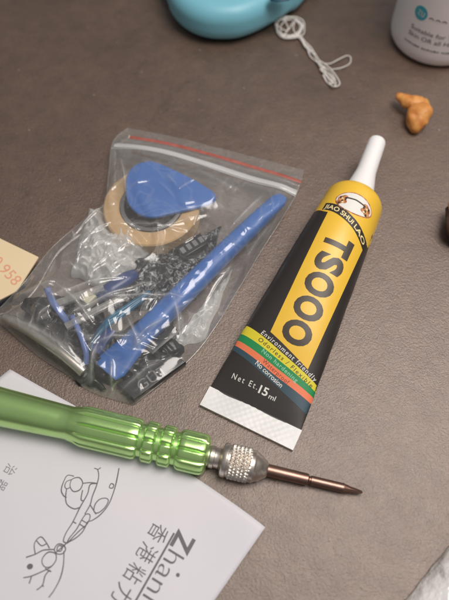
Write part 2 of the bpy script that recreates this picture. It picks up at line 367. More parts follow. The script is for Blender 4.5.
    def arc(a, r): return (cx+r*math.sin(a)+.0, ct+r*math.cos(a))
    cb = [(-.70, 6.98), (-.30, 6.90), (.13, 6.74), (.52, 6.58), (.93, 6.33)]; lo = [(-.72, 6.70), (-.34, 6.62), (.08, 6.47), (.46, 6.31), (.90, 6.03)]
    T_ = catmull(cb, 5); B_ = catmull(lo, 5); poly([tuple(p) for p in B_]+[tuple(p) for p in T_[::-1]], 'black', .005)
    word = 'JIAO SHUI LAO'
    v, f = text2d(word, .02); x0, x1 = v[:, 0].min(), v[:, 0].max(); Bc = np.array(B_); Tc = np.array(T_)
    X = (.04+.92*(v[:, 0]-x0)/(x1-x0))*(len(Bc)-1); Y = .22+.56*v[:, 1]/.73
    def on(c, s): i = int(min(max(s, 0), len(c)-1.001)); return c[i]+(c[i+1]-c[i])*(s-i)
    P = [on(Bc, a)*(1-b)+on(Tc, a)*b for a, b in zip(X, Y)]; mb.add(*warp(P, f, fn(.009)), 'cream')
    # oval emblem: white field, brown figures on either side, thin bar between them
    oc = np.array((.12, 7.15)); ov = lambda rx, ry, m, d, c=oc, a=.0: poly([(c[0]+rx*math.cos(k*math.pi/20), c[1]+ry*math.sin(k*math.pi/20)+a*rx*math.cos(k*math.pi/20)) for k in range(40)], m, d)
    ov(.60, .37, 'emb', .005); ov(.565, .335, 'pwhite', .007)
    for sx in (-1, 1):
        for (dx, dy, r) in ((.40, .02, .13), (.44, -.10, .10), (.34, .10, .09), (.31, -.07, .08)):
            ov(r, r*.9, 'emb', .009, oc+np.array((sx*dx, dy)))
    poly([tuple(oc+np.array(p)) for p in ((-.34, .06), (.0, .10), (.34, .06), (.34, .11), (.0, .15), (-.34, .11))], 'letter', .010)
    for sx in (-1, 1):
        for (dx, dy) in ((.46, .06), (.38, -.06), (.30, .03), (.44, -.16)): ov(.030, .045, 'letter', .011, oc+np.array((sx*dx, dy)))
        for (dx, dy) in ((.40, .04), (.35, -.10)): ov(.035, .028, 'cream', .012, oc+np.array((sx*dx, dy)))
    return mb
gt = empty('glue_tube', (TO[0]+TA[0]*4, TO[1]+TA[1]*4, 0))
tag(gt, 'yellow and black plastic glue tube with white nozzle lying on its back', 'glue tube')
tube_body().build('body', gt)
def crimp():
    ob = MB(); nu, nv = 90, 26
    def top(a, b):
        x = -1.44+2.88*a; t = -.04+.62*b; p = TO+TA*t+TB*x
        e = min(1, 6*min(a, 1-a), 5*min(b+.1, 1.0)); z = .135+.0035*(abs((x*5+t*5) % 1-.5)+abs((x*5-t*5) % 1-.5)-.5)*2*e+.03*nz(x, t, 1)
        return (p[0], p[1], z)
    v, f = grid(nu, nv, top); v2, f2 = grid(nu, nv, lambda a, b: (lambda q: (q[0], q[1], .015))(top(a, b)), True)
    n = nu*nv; side = []
    edge = [j for j in range(nu)]+[i*nu+nu-1 for i in range(1, nv)]+[(nv-1)*nu+j for j in range(nu-2, -1, -1)]+[i*nu for i in range(nv-2, 0, -1)]
    for i, e in enumerate(edge): q = edge[(i+1) % len(edge)]; side.append((q, e, e+n, q+n))
    ob.add(v+v2, f+[tuple(i+n for i in q) for q in f2]+side, 'crimp'); return ob
crimp().build('crimp', gt, sharp=50)
no = TO+TA*(LE-.04); nz0 = hw(LS)[1]+.02; tipz = nz0+.28
ax = np.array([TA[0], TA[1], .115]); e_ = at(378, 139, 1.25); ax = np.array([e_[0]-no[0], e_[1]-no[1], e_[2]-nz0]); NL = np.linalg.norm(ax)
prof = [(-.1, .56), (.0, .56), (.04, .545), (.10, .50), (.3, .46), (.6, .40), (.85, .35), (1.0, .325), (1.3, .315), (1.8, .305), (NL-.22, .295), (NL-.12, .285), (NL-.05, .25), (NL-.01, .16), (NL, .06)]
nzl = MB().add(*lathe((no[0], no[1], nz0), ax, prof, 48), 'white_pl').build('nozzle', gt, sharp=60)
# ------------------------------------------------------------------ leaflet of white paper
PA, PB_ = at(10, 369, .05), at(265, 528, .08); ev = (at(214, 601, .03)-PB_)*np.array([1, 1, 0])*4.2; PC = PB_+ev; PD = PA+ev+np.array([-1.5, .2, 0])
def paper_z(x, y):
    g = math.exp(-((x-PB_[0])**2+(y-PB_[1])**2)/1.6); f_ = max(0, (x*.9-y*.2+1.6)); return .035+.16*g+.02*nz(x, y, 0, .5)+.012*abs(nz(x*.8+y*.5, y*.2, 4))
def paper_pt(a, b, dz=0.):
    p = (PA*(1-a)+PB_*a)*(1-b)+(PD*(1-a)+PC*a)*b
    bow = .22*4*a*(1-a)*(1-b)*(.3+.9*a); d = unit(-ev); p = p+d*bow; 
    return (p[0], p[1], paper_z(p[0], p[1])+dz)
v, f = grid(60, 60, paper_pt, True); v2, f2 = grid(60, 60, lambda a, b: paper_pt(a, b, -.018)); n = 3600
edge = [j for j in range(60)]+[i*60+59 for i in range(1, 60)]+[59*60+j for j in range(58, -1, -1)]+[i*60 for i in range(58, 0, -1)]
side = [(edge[i], edge[(i+1) % len(edge)], edge[(i+1) % len(edge)]+n, edge[i]+n) for i in range(len(edge))]
mb = MB().add(v+v2, f+[tuple(i+n for i in q) for q in f2]+side, 'paper')
on_paper = lambda x, y: (x, y, paper_z(x, y)+.006)
def pp(*pts): return [at(x, y, .045)[:2] for x, y in pts]
def z8(*pts): return pp(*[(10+x/3.742, 450+y/3.742) for x, y in pts])      # drawing traced from a four-fold enlargement
K = .033
for closed, pts in [
    (0, z8((315, 68), (328, 74), (332, 98), (325, 130), (308, 175), (300, 205), (280, 240))), (0, z8((328, 74), (340, 66))),
    (0, z8((408, 68), (398, 120), (385, 165), (368, 205), (340, 240), (310, 262), (290, 268))),
    (1, z8((378, 126), (388, 130), (384, 142), (372, 140))),
    (1, z8((318, 205), (335, 185), (358, 180), (368, 190), (355, 215), (330, 235), (315, 230))),
    (0, z8((325, 125), (300, 130), (290, 165), (262, 215), (235, 270), (210, 310), (200, 340), (212, 348))),
    (0, z8((325, 125), (300, 122), (272, 125))), (0, z8((272, 150), (266, 185), (275, 190))),
    (1, z8((232, 110), (258, 103), (272, 122), (262, 148), (238, 155), (225, 135))),
    (0, z8((240, 98), (215, 95), (200, 120), (192, 150), (200, 170), (212, 178))), (0, z8((232, 110), (212, 118), (205, 135), (212, 145), (225, 140))),
    (0, z8((212, 145), (208, 180), (215, 205), (240, 220), (262, 215))),
    (1, z8((285, 240), (300, 245), (290, 275), (262, 300), (232, 330), (215, 348), (222, 330), (250, 295), (268, 262))),
    (0, z8((268, 262), (290, 275))), (0, z8((262, 278), (280, 290))), (0, z8((236, 268), (248, 275))), (0, z8((300, 205), (322, 240))),
    (0, z8((290, 268), (272, 305), (245, 330), (212, 348))), (0, z8((212, 348), (200, 360))),
    (1, z8((180, 352), (200, 356), (208, 372), (196, 388), (176, 388), (166, 372))), (1, z8((182, 358), (196, 362), (190, 378), (176, 375))), (0, z8((170, 385), (205, 356))),
    (1, z8((125, 400), (145, 382), (170, 388), (172, 412), (155, 435), (132, 438), (120, 420))),
    (0, z8((60, 402), (95, 390), (125, 375), (165, 372))), (0, z8((95, 390), (92, 350), (115, 325), (135, 345), (148, 368))), (0, z8((100, 340), (118, 358), (138, 350))),
    (0, z8((50, 478), (80, 472), (120, 455), (150, 440), (165, 425))), (0, z8((82, 470), (72, 500))), (0, z8((150, 448), (132, 470), (122, 505), (100, 524))), (0, z8((122, 505), (126, 512))), (0, z8((132, 442), (145, 452), (155, 455))),
    (0, z8((202, 378), (200, 430), (188, 480), (165, 525), (145, 552)))]:
    ribbon(mb, pts, K, 'ink', on_paper, bool(closed))
c0 = z8((75, 436))[0]; mb.add([on_paper(c0[0]+.08*math.cos(k*.6283), c0[1]+.07*math.sin(k*.6283)) for k in range(10)], [tuple(range(10))], 'ink')
def frame2(p, q):   # unit baseline between two image points on the paper
    return unit(at(*q, .045)[:2]-at(*p, .045)[:2])
o1 = at(178, 519, .045)[:2]
dn = frame2((178, 528), (140, 590)); dperp = np.array([-dn[1], dn[0]])
# outlined brand word: starts at its large Z and runs off the lower edge
zs = lambda x, y: at(130+x/3.21, 500+y/3.21, .045)[:2]
base = zs(142, 106); bd = unit(zs(20, 321)-zs(142, 106)); bu = np.array([-bd[1], bd[0]])
put_text(mb, 'Z', base+bd*-.16+bu*.06, bd, .48, .50, 'ink', on_paper, .025, .2, slant=.0)
put_text(mb, 'hanlida', base+bd*.38+bu*.07, bd, 2.25, .48, 'ink', on_paper, -.012, .2)
ac = base+bd*.80+bu*.60; mb.add([on_paper(ac[0]+.05*math.cos(k*.6283), ac[1]+.05*math.sin(k*.6283)) for k in range(10)], [tuple(range(10))], 'ink')
q0, q1 = base, base+bd*4.5; ww = .025
mb.add([on_paper(*(q0-bu*ww)), on_paper(*(q1-bu*ww)), on_paper(*(q1+bu*ww)), on_paper(*(q0+bu*ww))], [(0, 1, 2, 3)], 'ink')
b2 = zs(62, 92)-bu*.0
for k, ch in enumerate('香港粘力王'):
    p = base+bd*(-.01+.55*k)-bu*.57; put_text(mb, ch, p, bd, .42, .38, 'ink', on_paper, -.004, .3)
for ch, (px, py) in (('焔', (19, 457)), ('昭', (9, 475))):
    pass
for ch, (px, py) in (('治', (9, 463)), ('器', (0, 478))):
    put_text(mb, ch, at(px, py, .045)[:2], frame2((14, 461), (3, 479)), .27, .24, 'inkpale', on_paper, -.006, .3)
tag(mb.build('paper_leaflet'), 'white paper leaflet with line drawing of hands and grey lettering under the screwdriver', 'leaflet')
# ------------------------------------------------------------------ precision screwdriver
A0 = at(0, 406.5, .60); A1 = at(362.5, 492.5, .16); sax = unit(A0-A1); 
def sx(px):                                           # distance from the tip of the point whose image column is px
    lo, hi = -8., 20.
    for _ in range(40):
        m_ = (lo+hi)/2; p = A1+sax*m_; d = p-np.array([0, 0, H]); X = 224.5+F*(d@RT)/(d@FW)
        if X > px: lo = m_
        else: hi = m_
    return (lo+hi)/2
sd = empty('precision_screwdriver', (A1+A0)/2*np.array([1, 1, 0]))
tag(sd, 'small green metal handled precision screwdriver with knurled silver chuck, lying across the white leaflet', 'screwdriver')
g0, g1, g2, g3, g4, g5, g6, g7 = sx(208.5), sx(177.5), sx(174), sx(160.5), sx(157), sx(144), sx(140.5), sx(82)
R = .555
def ringp(a, b, r, e=.05): return [(a, r-.10), (a+e*.3, r-.04), (a+e, r), (b-e, r), (b-e*.3, r-.04), (b, r-.10)]
prof = [(g0, .25), (g0+.005, .40), (g0+.05, .49), (g0+.13, R-.01), (g0+.25, R)]+[(s, R) for s in np.linspace(g0+.4, g1-.12, 4)]+[(g1-.05, R-.03), (g1, R-.11), (g2, R-.11), (g2+.03, R-.03), (g2+.07, R), (g3-.07, R), (g3-.03, R-.03), (g3, R-.11), (g4, R-.11), (g4+.03, R-.03), (g4+.07, R), (g5-.07, R), (g5-.03, R-.03), (g5, R-.11), (g6, R-.11), (g6+.04, R-.03), (g6+.12, R)]+[(s, R) for s in np.linspace(g6+.3, g7-.3, 8)]+[(g7-.12, R), (g7, R-.02), (g7+.12, R-.06), (g7+.3, R-.085), (g7+.33, .455), (g7+.6, .46), (sx(0), .525), (sx(-40), .545), (sx(-60), .545), (sx(-62), .50), (sx(-70), .50), (sx(-71), .54), (sx(-100), .54), (sx(-103), .45), (sx(-104), .2)]
def flute(s, a, r):
    if r < R-.035 or s > g7+.15: return r
    fade = 1. if s < g7-.1 else max(0, 1-(s-g7+.1)/.25)
    c = (a*11/(2*math.pi)) % 1.; d = abs(c-.5)*2         # 1 at the groove
    return r-.055*fade*max(0, (d-.62)/.38)**1.3
hd = MB().add(*lathe(A1, sax, prof, 220, flute), 'green').build('handle', sd, sharp=35)
c0_, c1_, c2_, c3_, c4_ = sx(267.5), sx(262), sx(250), sx(229.5), sx(223)
prof = [(g0+.1, .27), (g0-.02, .27), (g0-.06, .30), (g0-.16, .30), (g0-.18, .27), (c4_+.12, .27), (c4_+.1, .28)][::-1]
MB().add(*lathe(A1, sax, prof, 48), 'steel').build('ferrule', sd, sharp=35)
kp = [(c0_-.01, .12), (c0_, .18), (c0_+.03, .22), (c1_-.05, .265), (c1_, .30), (c1_+.03, .335), (c1_+.16, .385), (c2_-.1, .435), (c2_-.04, .43), (c2_, .43)]+[(s, .462) for s in np.linspace(c2_+.03, c3_-.02, 50)]+[(c3_, .43), (c3_+.05, .43), (c3_+.07, .46), (c4_-.02, .46), (c4_+.02, .43), (c4_+.05, .30), (c4_+.12, .24)]
def knurl(s, a, r):
    if not (c2_+.02 < s < c3_-.01): return r
    u = a*14+s*15; w = a*14-s*15; return r-.04+.052*min(abs(math.sin(u)), abs(math.sin(w)))**.8
MB().add(*lathe(A1, sax, kp, 256, knurl), 'steel').build('chuck', sd, sharp=40)
s1, s2 = sx(309), sx(343)
bp_ = [(0, .015), (.02, .04), (.12, .06), (.34, .085), (s2-.14, .10), (s2-.03, .115), (s2, .13), (s2+.04, .125), (s1-.05, .125), (s1-.03, .10), (s1, .10), (s1+.04, .155), (s1+.3, .158), (c0_-.05, .165), (c0_+.06, .165)]
def cross(s, a, r): return r*(1-.40*max(0, 1-s/.45)*abs(math.sin(2*a))) if s < .45 else r
MB().add(*lathe(A1, sax, bp_, 48, cross), 'bronze').build('bit', sd, sharp=35)
# ------------------------------------------------------------------ cream card and the black strip below it
cz = .42
P0, P1, P2, P3 = at(38.5, 257, cz), at(17, 291, cz), at(-60, 330, cz), at(-40, 219, cz)
mb = MB(); v = []; pts = [P0, P1, P2, P3]
v, f = slab([p[:2] for p in pts], cz-.05, cz, 0., steps=1); mb.add(v, f, 'card', False)
cf = lambda x, y: (x, y, cz+.004); bd_ = unit(at(11, 282, cz)[:2]-at(-4, 262, cz)[:2])
put_text(mb, '0.958', at(-9, 262, cz)[:2], unit(at(12, 283, cz)[:2]-at(-6, 264, cz)[:2]), 1.22, .34, 'redink', cf, .0, .3)
tag(mb.build('cream_card'), 'cream card with faded red numerals at the left edge, tucked against the zip bag', 'card')
q = [at(22, 284, .2), at(12, 293, .2), at(-3, 303, .2), at(-30, 318, .2)]
mb = MB().add(*sweep(catmull(q, 5), .17, 14, .9), 'blackpl')
tag(mb.build('black_pen'), 'black plastic rod poking out from under the cream card', 'rod')
# ------------------------------------------------------------------ things inside the bag
GB = 'small repair parts inside the clear zip bag'
# tape roll
tc = at(152, 209, .55); tc[2] = 0
tr_ = empty('tape_roll', (tc[0], tc[1], .05)); tag(tr_, 'tan roll of adhesive tape inside the zip bag, beneath the blue pick', 'tape roll', GB)
ring = [(r, z) for r, z in ((1.02, .10), (1.52, .10), (1.56, .14), (1.56, .72), (1.52, .76), (1.05, .76), (1.02, .72))]
def torus(prof, m, name, par, drape):
    v = []; f = []; n = 72; k = len(prof)
    for i in range(n):
        a = 2*math.pi*i/n
        for r, z in prof: v.append((tc[0]+r*math.cos(a), tc[1]+r*math.sin(a)*.98, z+.05*math.sin(a)))
    for i in range(n):
        for j in range(k): f.append((i*k+j, i*k+(j+1) % k, ((i+1) % n)*k+(j+1) % k, ((i+1) % n)*k+j)[::-1])
    return MB().add(v, f, m).build(name, par, drape=drape, sharp=40)
torus(ring, 'tan', 'tape', tr_, True)
torus([(.88, .09), (1.01, .09), (1.01, .79), (.97, .81), (.90, .81), (.88, .79)], 'core', 'core', tr_, True)
# pick
px_ = [(126, 188), (127.5, 177), (133, 169), (139, 165.5), (149, 163), (158, 164.5), (167, 168), (178, 172.5), (188, 177), (200, 183), (210, 189), (215, 193), (216, 197), (212.5, 201.5), (205, 204.5), (195, 207), (183, 210), (170, 213), (158, 216), (150, 216.5), (142, 215), (136, 212), (130.5, 207), (127, 200)]
ol = catmull([at(x, y, .95) for x, y in px_], 3, True); pc = np.mean(ol, 0)
tilt = lambda x, y: .06*(y-pc[1])-.10*(x-pc[0])*.3
v, f = slab(ol, .84, .98, .05, tilt, .03)
tag(MB().add(v, f, 'blue').build('opening_pick', drape=True, sharp=60), 'rounded triangular blue plastic pick on the tape roll in the zip bag', 'pick', None)
# crumpled clear sachet
def lump_quad(c4, z0, amp, sc_, seed, nu=110, nv=110, dome=.3):
    P = [at(*c)[:2] for c in c4]
    def fn(a, b):
        p = (P[0]*(1-a)+P[1]*a)*(1-b)+(P[3]*(1-a)+P[2]*a)*b
        e = min(1, 9*min(a, 1-a, b, 1-b))**.5
        r = 1-abs(nz(p[0], p[1], seed, sc_))*3; r2 = 1-abs(nz(p[0]+.3*p[1], p[1]-.4*p[0], seed+5, sc_*2.6))*3
        p = p+np.array([nz(b*3, seed), nz(a*3, seed+2)])*.18
        return (p[0], p[1], z0*.15+e*(z0*.85+dome*math.sin(math.pi*a)*math.sin(math.pi*b)+amp*(r+.5*r2-.8)))
    v, f = grid(nu, nv, fn, True); n = nu*nv; v2 = [(p[0], p[1], .04) for p in v]
    edge = [j for j in range(nu)]+[i*nu+nu-1 for i in range(1, nv)]+[(nv-1)*nu+j for j in range(nu-2, -1, -1)]+[i*nu for i in range(nv-2, 0, -1)]
    side = [(edge[i], edge[(i+1) % len(edge)], edge[(i+1) % len(edge)]+n, edge[i]+n) for i in range(len(edge))]
    return v+v2, f+[tuple(i+n for i in q[::-1]) for q in f]+side
mb = MB().add(*lump_quad(((88, 206, .3), (158, 240, .3), (122, 292, .3), (70, 274, .3)), .50, .17, 1.5, 3.), 'sachet')
tag(mb.build('clear_sachet', drape=True), 'crumpled milky clear film packet beside the tape roll in the bag', 'film packet')
# black and silver printed packet
mb = MB().add(*lump_quad(((128, 262, .3), (222, 222, .3), (196, 296, .3), (108, 312, .3)), .28, .10, 1.3, 11., dome=.15), 'printed')
tag(mb.build('printed_packet', drape=True), 'crinkled black and silver printed packet under the blue pry tool', 'packet')
# pale grey tissue under the tool, right side
mb = MB().add(*lump_quad(((208, 300, .1), (232, 268, .1), (206, 338, .1), (160, 352, .1)), .16, .08, 1.6, 21., dome=.1), 'sachet')
tag(mb.build('folded_film'), 'folded strip of pale clear film right of the blue pry tool', 'film strip')
# blue pry tool
a_, b_ = at(106, 372, .42), at(283, 196, .55)
ts = np.linspace(0, 1, 34); path = []; rad = []; fl = []
for t in ts:
    p = a_*(1-t)+b_*t; p = p+np.array([.0, 0, .10*math.sin(math.pi*t)]); path.append(p)
    if t < .20: q = t/.20; rad.append(.50-.142*q*q*(3-2*q)+(-.10 if t == 0 else 0)); fl.append(.20+.60*q*q)
    elif t > .84: q = (1-t)/.16; rad.append(.27+.02*q+(-.10 if t == 1 else 0)); fl.append(.25+.7*q)
    else: rad.append(.36-.06*(t-.16)/.68); fl.append(.80+.1*min(1, (t-.16)*8)*min(1, (.84-t)*8))
v, f = sweep(path, rad, 22, fl, power=2.5)
tag(MB().add(v, f, 'blue').build('pry_tool', drape=True, sharp=60), 'long blue plastic pry bar with flattened ends, diagonal in the zip bag', 'pry tool')
# black pad with grey letters
P = [at(172, 352, .3), at(186, 362, .3), at(134, 400, .3), at(116, 384, .3)]
ol = []
for i in range(4):
    for k in range(6): ol.append(P[i]+(P[(i+1) % 4]-P[i])*k/6)
v, f = slab(ol, .05, .30, .04); mb = MB().add(v, f, 'blackpl')
d_ = unit(at(173, 366, .3)[:2]-at(140, 388, .3)[:2])
put_text(mb, 'GUT', at(141, 391, .3)[:2], d_, .95, .30, 'greyprint', lambda x, y: (x, y, .305), .0, .3)
tag(mb.build('black_box', drape=True, sharp=40), 'flat black block with grey letters at the lower corner of the bag', 'block')
# suction cup
uc = at(50, 318, .3); su = empty('suction_cup', (uc[0], uc[1], .05)); tag(su, 'dark rubber suction cup with a pale blue tab at the left of the zip bag', 'suction cup')
MB().add(*lathe((uc[0], uc[1], .06), (.0, -.0, 1), [(0, .85), (.05, .87), (.12, .82), (.25, .66), (.38, .50), (.46, .28), (.50, .16), (.74, .13), (.78, .2), (.84, .2), (.88, .08)], 48), 'rubber').build('cup', su, drape=True, sharp=50)
MB().add(*sweep(catmull([at(47, 288, .8), at(53, 302, .95), at(60, 312, .9), at(68, 322, .7)], 5), .10, 10, .5), 'wire').build('tab', su, drape=True)
# second black lump, hoses and wires
mb = MB().add(*lump_quad(((22, 296, .3), (104, 294, .3), (112, 384, .3), (30, 334, .3)), .40, .16, 1.3, 31., dome=.2), 'rubber')
tag(mb.build('rubber_piece', drape=True), 'crumpled black rubber piece in the lower left of the zip bag', 'rubber piece')
mb = MB().add(*lump_quad(((4, 312, .2), (46, 322, .2), (106, 388, .2), (78, 384, .2)), .22, .06, 1.2, 41., dome=.08), 'rubber')
tag(mb.build('black_sleeve', drape=True), 'narrow black sleeve below the pale rod along the bottom edge of the bag', 'sleeve')
mb = MB().add(*lump_quad(((112, 330, .2), (168, 306, .2), (184, 350, .2), (126, 398, .2)), .20, .10, 1.2, 51., dome=.1), 'blackpl')
tag(mb.build('black_wrapper', drape=True), 'creased black wrapper lying under the wide end of the blue pry bar', 'wrapper')
tag(MB().add(*sweep(catmull([at(72, 316, .75), at(80, 334, .8), at(86, 352, .7), at(86, 364, .5)], 6), .085, 10), 'wire').build('blue_wire', drape=True), 'curved pale blue wire over the dark rubber piece', 'wire')
mb = MB()
for k in range(3): mb.add(*sweep(catmull([at(150-k*3, 292+k*3, .75), at(128-k*2, 306+k*4, .8), at(106-k*2, 322+k*4, .75), at(90, 346+k*3, .4)], 6), .075, 10), 'teal')
tag(mb.build('teal_cable', drape=True), 'bundle of dark teal cables left of the blue pry tool', 'cable')
rp = [at(6, 318, .35), at(30, 331, .55), at(60, 352, .6), at(84, 372, .42)]
tag(MB().add(*sweep(catmull(rp, 6), [.16]*19, 16), 'steel').build('metal_tube', drape=True, sharp=50), 'silver metal rod along the lower left edge of the zip bag', 'rod')
# driver with a cream block and dark grip
P = [at(82, 302, .6), at(90, 294, .6), at(98, 299, .6), at(89, 308, .6)]
ol = [P[i]+(P[(i+1) % 4]-P[i])*k/4 for i in range(4) for k in range(4)]
cn = empty('small_connector', (P[0][0], P[0][1], .3)); tag(cn, 'little cream plastic block on a dark grip between clear packet and wires', 'connector')
MB().add(*slab(ol, .45, .82, .05), 'creamblock').build('block', cn, drape=True, sharp=40)
MB().add(*sweep([at(97, 298, .62), at(112, 288, .62), at(128, 278, .58), at(136, 273, .55)], [.20, .24, .24, .16], 14, .7), 'navy').build('grip', cn, drape=True)
def bar(a, b, w, hgt, m, name, label, cat):
    P = [np.array(a), (np.array(a)+np.array(b))/2+np.array([0, 0, .03]), np.array(b)]
    tag(MB().add(*sweep(catmull(P, 4), w, 10, hgt/w, power=5), m).build(name, drape=True, sharp=40), label, cat)
bar(at(52, 306, .80), at(104, 288, .82), .12, .07, 'greyclear', 'clear_strip', 'translucent grey plastic strip lying over the dark rubber, upper of two', 'strip')
bar(at(66, 327, .84), at(126, 296, .80), .11, .07, 'greyclear', 'clear_strip', 'translucent grey plastic strip crossing the teal cables, lower of two', 'strip')
bar(at(24, 306, .55), at(44, 322, .62), .11, .10, 'blackpl', 'black_nozzle', 'short black plastic nozzle near the left tip of the bag', 'nozzle')
bar(at(96, 352, .5), at(112, 330, .62), .16, .12, 'navy', 'navy_clip', 'small navy plastic clip beside the wide end of the pry bar', 'clip')
bar(at(150, 352, .5), at(176, 330, .5), .15, .10, 'blackpl', 'black_lever', 'short black plastic lever right of the pry bar', 'lever')
P = [at(176, 246, .72), at(200, 232, .74), at(208, 243, .7), at(184, 258, .68)]
mb = MB()
ol = [P[i]+(P[(i+1) % 4]-P[i])*k/4 for i in range(4) for k in range(4)]
mb.add(*slab(ol, .5, .70, .04), 'blackpl')
for k in range(4):
    c = P[0]*(1-(k+.5)/4)+P[1]*(k+.5)/4; c2 = P[3]*(1-(k+.5)/4)+P[2]*(k+.5)/4; m_ = (c+c2)/2; u_ = unit(P[1]-P[0])[:2]*.07; w_ = unit(c2-c)[:2]*.11; 
    mb.add([(m_[0]+a*u_[0]+b*w_[0], m_[1]+a*u_[1]+b*w_[1], .705) for a, b in ((-1, -1), (1, -1), (1, 1), (-1, 1))], [(0, 1, 2, 3)], 'greyprint', False)
tag(mb.build('black_strip', drape=True, sharp=40), 'black strip with a row of grey squares between tape roll and pry bar', 'strip')
# ------------------------------------------------------------------ zip bag
N = 380
LEFT = [(128, 128, .28), (113, 142, .35), (109, 172, .5), (104, 204, .55), (84, 220, .35), (52, 248, .25), (22, 285, .50), (-8, 316, .12)]
RIGHT = [(303.5, 170, .30), (297, 192, .34), (283, 217, .35), (262, 250, .2), (238, 290, .12), (216, 326, .10), (188, 361, .08), (133, 405, .06)]
def curve_pts(L_, n=24): return np.array(catmull([at(*p) for p in L_], n))
def resample(c, s):       # s in 0..1 by control-point index
    x = s*(len(c)-1); i = np.clip(x.astype(int), 0, len(c)-2); return c[i]+(c[i+1]-c[i])*(x-i)[:, None]
s_ = np.linspace(0, 1, N); Lc = resample(curve_pts(LEFT), s_); Rc = resample(curve_pts(RIGHT), s_)
Tc = resample(curve_pts([LEFT[0], (170, 136, .34), (215, 147, .38), (262, 159, .34), RIGHT[0]]), s_)
Bc = resample(curve_pts([LEFT[-1], (10, 332, .1), (38, 356, .08), (66, 374, .08), (92, 392, .08), RIGHT[-1]]), s_)
U, V = np.meshgrid(s_, s_)                       # U across, V from zip to bottom
G = (1-U)[..., None]*Lc[:, None, :]+U[..., None]*Rc[:, None, :]+(1-V)[..., None]*Tc[None]+V[..., None]*Bc[None]
G -= ((1-U)*(1-V))[..., None]*Tc[0]+(U*(1-V))[..., None]*Tc[-1]+((1-U)*V)[..., None]*Bc[0]+(U*V)[..., None]*Bc[-1]
G[..., 0] += 0
allv = []; allf = []
for v, f in DRAPE:
    o = len(allv); allv += [tuple(p) for p in v]; allf += [tuple(i+o for i in q) for q in f]
bvh = BVHTree.FromPolygons(allv, allf)
K_ = 2; obs = np.full((N, N), .05)
for i in range(0, N):
    for j in range(0, N):
        h = bvh.ray_cast(Vector((G[i, j, 0], G[i, j, 1], 5)), Vector((0, 0, -1)))[0]
        if h is not None: obs[i, j] = h.z+.03
def relax(Z, ob, it):
    for _ in range(it):
        Z[1:-1, 1:-1] = .25*(Z[2:, 1:-1]+Z[:-2, 1:-1]+Z[1:-1, 2:]+Z[1:-1, :-2]); Z[1:-1, 1:-1] = np.maximum(Z[1:-1, 1:-1], ob[1:-1, 1:-1])
    return Z
step = 4; Gc = G[::step, ::step]; oc_ = obs[:(N//step)*step].reshape(N//step, step, N)[:, :, :(N//step)*step].reshape(N//step, step, N//step, step).max((1, 3))
Gz = G[..., 2].copy(); Zc = Gz[::step, ::step][:N//step, :N//step].copy(); Zc = np.maximum(Zc, oc_); 
bz = Gz[::step, ::step][:N//step, :N//step]; Zc[0], Zc[-1], Zc[:, 0], Zc[:, -1] = bz[0], bz[-1], bz[:, 0], bz[:, -1]
Zc = relax(Zc, oc_, 260)
ii = np.clip(np.arange(N)/step, 0, N//step-1.001); i0 = ii.astype(int); fr = ii-i0
Zf = Zc[i0]*(1-fr)[:, None]+Zc[i0+1]*fr[:, None]; Zf = Zf[:, i0]*(1-fr)[None]+Zf[:, i0+1]*fr[None]
Zf[0], Zf[-1], Zf[:, 0], Zf[:, -1] = Gz[0], Gz[-1], Gz[:, 0], Gz[:, -1]
Zf = relax(Zf, obs, 60)
X, Y = G[..., 0], G[..., 1]
# folds: sharp ridges pulled across the film, drawn in the bag's own plane
def seg_ridge(p, q, w, h):
    p, q = at(*p, .5)[:2], at(*q, .5)[:2]; d = q-p; L2 = d@d; t = np.clip(((X-p[0])*d[0]+(Y-p[1])*d[1])/L2, 0, 1)
    bend = .10*np.sin(t*math.pi)*np.sqrt(L2)*.3; n_ = np.array([-d[1], d[0]])/np.sqrt(L2)
    D = np.hypot(X-p[0]-d[0]*t-n_[0]*bend, Y-p[1]-d[1]*t-n_[1]*bend); return h*np.exp(-D/w)*np.sin(np.clip(t, .02, .98)*math.pi)**.5
Fld = np.zeros_like(X)
for k in range(150):
    cx_, cy_ = random.uniform(15, 270), random.uniform(185, 385); a_r = random.choice((-.65, -.5, .5, -1.1, 1.2))+random.uniform(-.3, .3); l_ = random.uniform(8, 32)
    Fld += seg_ridge((cx_, cy_), (cx_+l_*math.cos(a_r), cy_+l_*math.sin(a_r)), random.uniform(.025, .05), random.uniform(.03, .085)*(1 if cx_ < 190 else .6))
for s in [((8, 318), (84, 368), .12, .20), ((52, 304), (128, 284), .06, .16), ((68, 326), (150, 290), .06, .16), ((112, 306), (184, 303), .05, .16), ((88, 384), (100, 348), .05, .18), ((100, 346), (134, 340), .05, .14), ((176, 308), (180, 338), .05, .16),
          ((40, 330), (54, 312), .05, .12), ((112, 360), (108, 396), .05, .15), ((116, 392), (160, 362), .05, .12), ((74, 240), (103, 212), .05, .18), ((70, 228), (76, 242), .05, .14), ((78, 258), (110, 230), .06, .12),
          ((230, 236), (262, 200), .07, .10), ((244, 262), (286, 210), .05, .10), ((120, 160), (128, 205), .06, .10), ((104, 205), (130, 186), .05, .10), ((112, 232), (190, 236), .06, .08), ((150, 240), (206, 222), .05, .08), ((196, 176), (250, 200), .10, .06),
          ((60, 290), (96, 330), .06, .14), ((128, 322), (140, 350), .05, .12), ((136, 346), (168, 322), .05, .12), ((16, 300), (60, 288), .06, .12), ((96, 276), (130, 250), .06, .10), ((206, 306), (232, 268), .06, .10), ((180, 340), (212, 306), .06, .10), ((62, 352), (92, 380), .05, .14)]:
    Fld += seg_ridge(*s)
Nz = np.zeros_like(X)
